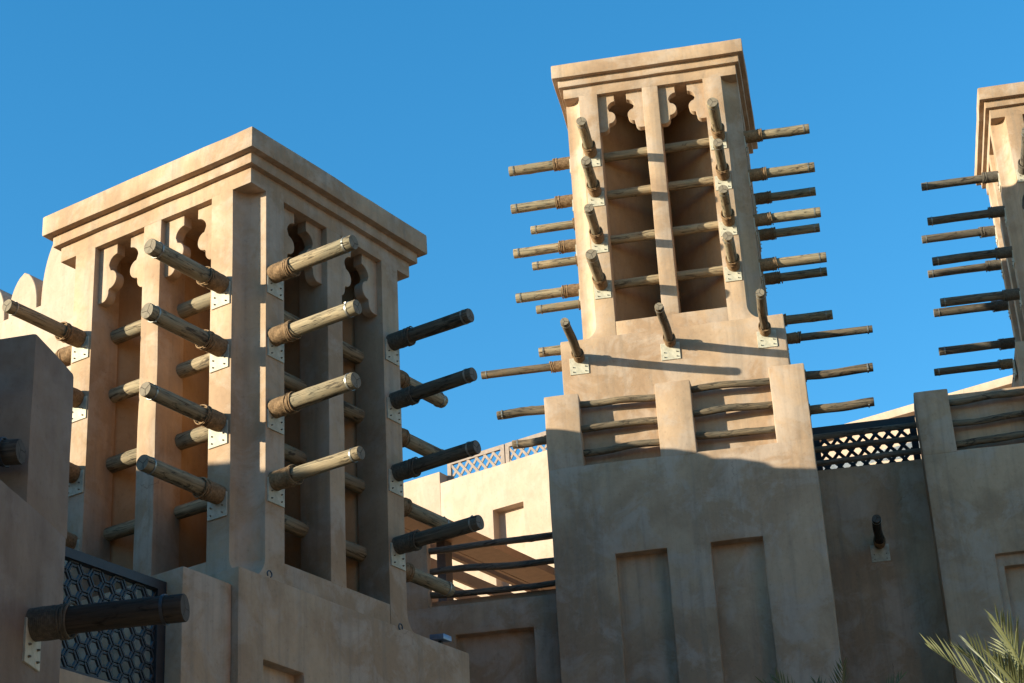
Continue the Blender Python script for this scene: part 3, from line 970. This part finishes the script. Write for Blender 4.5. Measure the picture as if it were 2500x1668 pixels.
# ------------------------------------------------------------------ crenellated wall behind the left tower
cr = thing('crenellated_wall', F1, (14, 8.4, GR1), 'sunlit wall with pointed merlons rising behind the left tower at the picture edge', 'wall')
part('wall', pbox(10.4, 14.75, 8.0, 8.9, GR1, 5.40, 0.02, 0.012, 0.9), M_CREAM, cr)
def merlon(c, w, h, z0):
    pts = []
    n = 12
    for k in range(n + 1):
        t = k / n
        pts.append((c - w / 2 * (1 - t ** 2.4) ** 0.68, z0 + h * t))
    for k in range(n - 1, -1, -1):
        t = k / n
        pts.append((c + w / 2 * (1 - t ** 2.4) ** 0.68, z0 + h * t))
    bm = prism(pts, lambda s, t: (s, t), 8.003, 8.897, 0.012)
    return part('merlon', bm, M_CREAM, cr)
merlon(13.22, 0.84, 0.98, 5.38)
merlon(12.08, 1.20, 1.75, 5.38)
merlon(10.95, 0.80, 0.98, 5.38)
merlon(14.18, 0.84, 0.98, 5.38)

# stepped garden wall further back; its top throws the stepped shadow on the middle building
gw = thing('stepped_garden_wall', F1, (6.5, 7.2, GR1), 'stepped plaster wall standing behind the left tower', 'wall')
STEP = [(10.6, 0.92), (6.72, 0.92), (6.70, 2.27), (6.25, 2.24), (6.10, 2.20), (5.45, 1.86), (5.35, 1.81), (4.92, 1.775), (4.82, 1.70), (4.74, 1.57), (4.20, 1.55), (4.12, 1.47), (4.06, 1.36), (3.30, 1.31)]
poly = [(3.30, GR1), (10.6, GR1)] + STEP
bm = prism(poly, lambda s, t: (s, t), 7.0, 7.40)
part('wall', bm, M_PL, gw)

# ------------------------------------------------------------------ foreground wall at the left edge
fg = thing('roof_parapet', F2, (5.8, -21.3, GR2), 'dark shaded parapet wall in the left foreground with a thick log pointing right', 'wall')
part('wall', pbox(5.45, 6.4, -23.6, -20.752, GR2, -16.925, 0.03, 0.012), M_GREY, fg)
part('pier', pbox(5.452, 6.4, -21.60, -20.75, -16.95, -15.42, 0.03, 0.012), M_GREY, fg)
FGL = log_mesh('log', 1.26 + 0.4, 0.117, 61, [M_DLOG, M_DEND], ns=24, bend=0.003, wob=0.03, knots=3)
FGR = rope_mesh(0.30, 0.125, 5)
FGR.materials[0] = M_ROPE_SHADE
FGB = band_mesh(0.119)
FGB.materials[0] = M_IRON
lg = inst('log', FGL, fg, Matrix.Translation(-Vector(fg['_b'])) @ dir_m(5.45 + 0.4, -21.37, -17.88, '-a'))
dress(lg, 1.66, 1.26, 0.0, 91, False, FGR, plate_mesh(0.30, 0.34, 0.117), FGB, 0.16)
for bb, zz, s in ((-21.80, -16.56, 62), (-22.40, -15.83, 63)):
    lg = inst('log', log_mesh('log', 1.8, 0.105, s, [M_DLOG, M_DEND], ns=20), fg, Matrix.Translation(-Vector(fg['_b'])) @ dir_m(5.44 + 1.8, bb, zz, '-a'))
    inst('end_band', FGB, lg, Matrix.Translation((1.66, 0, 0)))

# neighbouring building to the left, outside the frame: its roof edge shades the lower walls
nb = thing('neighbouring_building', F2, (19.5, -17, GR2), 'plain plaster building off to the left of the towers', 'building')
part('wall', carved((15.9, 23.0, -28.6, -5.0, GR2, -10.75), [(15.5, 16.1, -8.5 - 3.2 * k, -7.1 - 3.2 * k, -15.0, -12.4) for k in range(6)], 0.03, 0.0), M_PL, nb)

# unseen blocks added outside the frame to cut sky fill and bounce warm light
F0 = Frame(0.0, 0.0, -EYE, 0.0)
ac = thing('right_sky_blocker', F0, (-31, 2, 0), 'unseen tall plaster block added at right to block sky and bounce warm light', 'building')
part('wall', carved((-40.0, -22.0, -12.4, 17.0, 0.0, 19.5), [(-22.3, -21.7, -5 + 4.0 * k, -3.6 + 4.0 * k, z, z + 2.6) for k in range(5) for z in (4.0, 9.5, 15.0)], 0.03, 0.0), M_PL, ac)
bh = thing('rear_sky_blocker', F0, (-8, -14, 0), 'unseen tall plaster block added behind the viewpoint to block sky light', 'building')
part('wall', carved((-44.0, 26.0, -24.0, -13.0, 0.0, 20.5), [(-40 + 5.0 * k, -38.5 + 5.0 * k, -13.3, -12.7, z, z + 3.0) for k in range(13) for z in (4.0, 10.5, 17.0)], 0.03, 0.0), M_PL, bh)

# ------------------------------------------------------------------ far building on the right
fb = thing('distant_building', F1, (2.0, 31, GR1), 'sunlit cream roofline far behind the lattice panel on the right', 'building')
part('wall', pbox(-6.0, 9.0, 30.10, 33.0, GR1, 7.42, 0.02, 0.01, 1.2), M_CREAM, fb)
part('roof_edge', pbox(-6.2, 9.2, 29.85, 33.2, 7.40, 7.63, 0.02, 0.01, 1.2), M_CREAM, fb)
cn = thing('white_canopy', F1, (2.4, 26, 2.6), 'white canvas canopy behind the dark diamond lattice panel', 'canopy')
bm = bmesh.new()
gx, gy = 14, 8
vv = [[bm.verts.new(P(-0.6 + 5.6 * i / gx, 25.2 + 2.0 * j / gy, 4.55 + 0.55 * (j / gy) + 0.10 * math.sin(i * 1.3) * math.sin(j * 0.7))) for j in range(gy + 1)] for i in range(gx + 1)]
for i in range(gx):
    for j in range(gy):
        bm.faces.new((vv[i][j], vv[i + 1][j], vv[i + 1][j + 1], vv[i][j + 1]))
bmesh.ops.solidify(bm, geom=bm.faces[:], thickness=0.02)
bmesh.ops.recalc_face_normals(bm, faces=bm.faces)
part('canvas', bm, M_SAIL, cn, 60)
for a in (-0.55, 4.95):
    for b in (25.25, 27.15):
        part('pole', bm_box(a - 0.03, a + 0.03, b - 0.03, b + 0.03, 0.5, 4.6), M_IRON, cn)
part('deck', bm_box(-0.8, 5.2, 24.5, 28.0, GR1, 0.5), M_PL, cn)

# ------------------------------------------------------------------ palms
def frond_bm(length, lift, droop, rng, leaf=0.36, n=27):
    """rachis in the x-z plane starting at the origin going +x, leaflets on both sides"""
    bm = bmesh.new()
    pts = []
    for i in range(n + 1):
        t = i / n
        ang = lift - droop * t * t
        pts.append((t, ang))
    pos = Vector((0, 0, 0)); ps = [pos.copy()]; tg = []
    for i in range(n):
        d = Vector((math.cos(pts[i][1]), 0, math.sin(pts[i][1])))
        tg.append(d)
        pos = pos + d * length / n
        ps.append(pos.copy())
    tg.append(tg[-1])
    prev = None
    for i in range(n + 1):
        r = 0.016 * (1 - i / n) + 0.003
        nrm = Vector((-tg[i].z, 0, tg[i].x))
        ring = [bm.verts.new(ps[i] + nrm * r), bm.verts.new(ps[i] + Vector((0, r, 0)) - nrm * r * 0.6), bm.verts.new(ps[i] - Vector((0, r, 0)) - nrm * r * 0.6)]
        if prev:
            for k in range(3):
                bm.faces.new((prev[k], prev[(k + 1) % 3], ring[(k + 1) % 3], ring[k]))
        prev = ring
    for i in range(int(n * 0.18), n + 1):
        t = i / n
        nrm = Vector((-tg[i].z, 0, tg[i].x))
        for sd in (-1, 1):
            L = leaf * (0.55 + 0.45 * math.sin(math.pi * min(1, t * 1.05))) * rng.uniform(0.85, 1.12)
            if t > 0.93: L *= 0.8
            sp = 0.95 - 0.45 * t + rng.uniform(-0.1, 0.1)
            d = (tg[i] * math.cos(sp) + Vector((0, sd, 0)) * math.sin(sp) * 0.8 + nrm * (0.42 + rng.uniform(-0.12, 0.12)) * math.sin(sp)).normalized()
            w = d.cross(nrm).normalized() * 0.0095
            fold = nrm * 0.005
            b0 = ps[i] + Vector((0, sd * 0.006, 0))
            sag = Vector((0, 0, -0.05 * L * rng.random()))
            m1 = b0 + d * L * 0.45
            q = [bm.verts.new(b0 - w * 0.5), bm.verts.new(b0 + w * 0.5), bm.verts.new(m1 - w + fold), bm.verts.new(m1 + w + fold), bm.verts.new(m1 - fold), bm.verts.new(b0 + d * L + sag)]
            bm.faces.new((q[0], q[4], q[2])); bm.faces.new((q[0], q[1], q[4])); bm.faces.new((q[1], q[3], q[4]))
            bm.faces.new((q[2], q[4], q[5])); bm.faces.new((q[4], q[3], q[5]))
    return bm

def palm(x, y, ztop, label, specs, seed, leaf=0.36):
    rng = random.Random(seed)
    t = bpy.data.objects.new('palm_tree', None); COL.objects.link(t)
    t.location = (x, y, 0)
    tag(t, label, 'palm tree', 'date palms in front of the buildings')
    bm = bmesh.new()
    rings = []
    n = 14
    lv = 40
    for i in range(lv + 1):
        f = i / lv
        r = 0.20 - 0.05 * f + (0.022 if i % 2 else 0.0)
        rings.append([bm.verts.new((r * math.cos(2 * math.pi * k / n + i * 0.2), r * math.sin(2 * math.pi * k / n + i * 0.2), ztop * f)) for k in range(n)])
    for i in range(lv):
        for k in range(n):
            bm.faces.new((rings[i][k], rings[i][(k + 1) % n], rings[i + 1][(k + 1) % n], rings[i + 1][k]))
    bm.faces.new(rings[-1])
    part('trunk', bm, M_TRUNK, t, None, False)
    for az, lift, droop, L in specs:
        f = part('frond', frond_bm(L, lift, droop, rng, leaf), M_LEAF, t, None, False)
        f.location = (0, 0, ztop)
        f.rotation_euler = (rng.uniform(-0.5, 0.5), 0, az)
    return t

rp = random.Random(4)
def ring_specs(n, L, lo, hi):
    return [(2 * math.pi * k / n + rp.uniform(-0.25, 0.25), rp.uniform(lo, hi), rp.uniform(0.7, 1.5), L * rp.uniform(0.85, 1.1)) for k in range(n)]
palm(3.76, 14.30, 4.88, 'sunlit palm with yellow-green fronds at the lower right corner',
     [(-1.9, 1.32, 0.05, 1.42), (3.75, 0.84, 0.35, 1.05), (3.45, 1.02, 0.25, 1.12), (2.85, 1.02, 0.25, 1.45), (-2.1, 1.15, 0.15, 1.05), (-2.5, 1.10, 0.3, 1.20), (-0.4, 1.25, 0.35, 1.45),
      (1.2, 1.22, 0.3, 1.40), (0.3, 1.0, 0.6, 1.5), (2.2, 1.10, 0.4, 1.35), (5.1, 1.0, 0.5, 1.20)] + ring_specs(8, 1.2, -0.2, 0.35), 21, 0.36)
palm(3.36, 21.75, 6.72, 'dark shaded palm tips at the bottom edge left of the sunlit palm',
     [(3.9, 1.22, 0.2, 1.30), (3.0, 1.05, 0.4, 1.35), (2.0, 1.3, 0.3, 1.25), (5.2, 1.25, 0.3, 1.2), (0.6, 1.2, 0.4, 1.3), (3.5, 0.9, 0.5, 1.3)] + ring_specs(8, 1.3, -0.1, 0.4), 22, 0.32)

# ------------------------------------------------------------------ ground
bm = bmesh.new()
bmesh.ops.create_grid(bm, x_segments=4, y_segments=4, size=600)
me = finish_mesh('ground', bm, [M_SAND], None)
gr = bpy.data.objects.new('ground', me); COL.objects.link(gr)
gr['kind'] = 'structure'

for o in list(bpy.data.objects):
    if '_b' in o.keys():
        del o['_b']
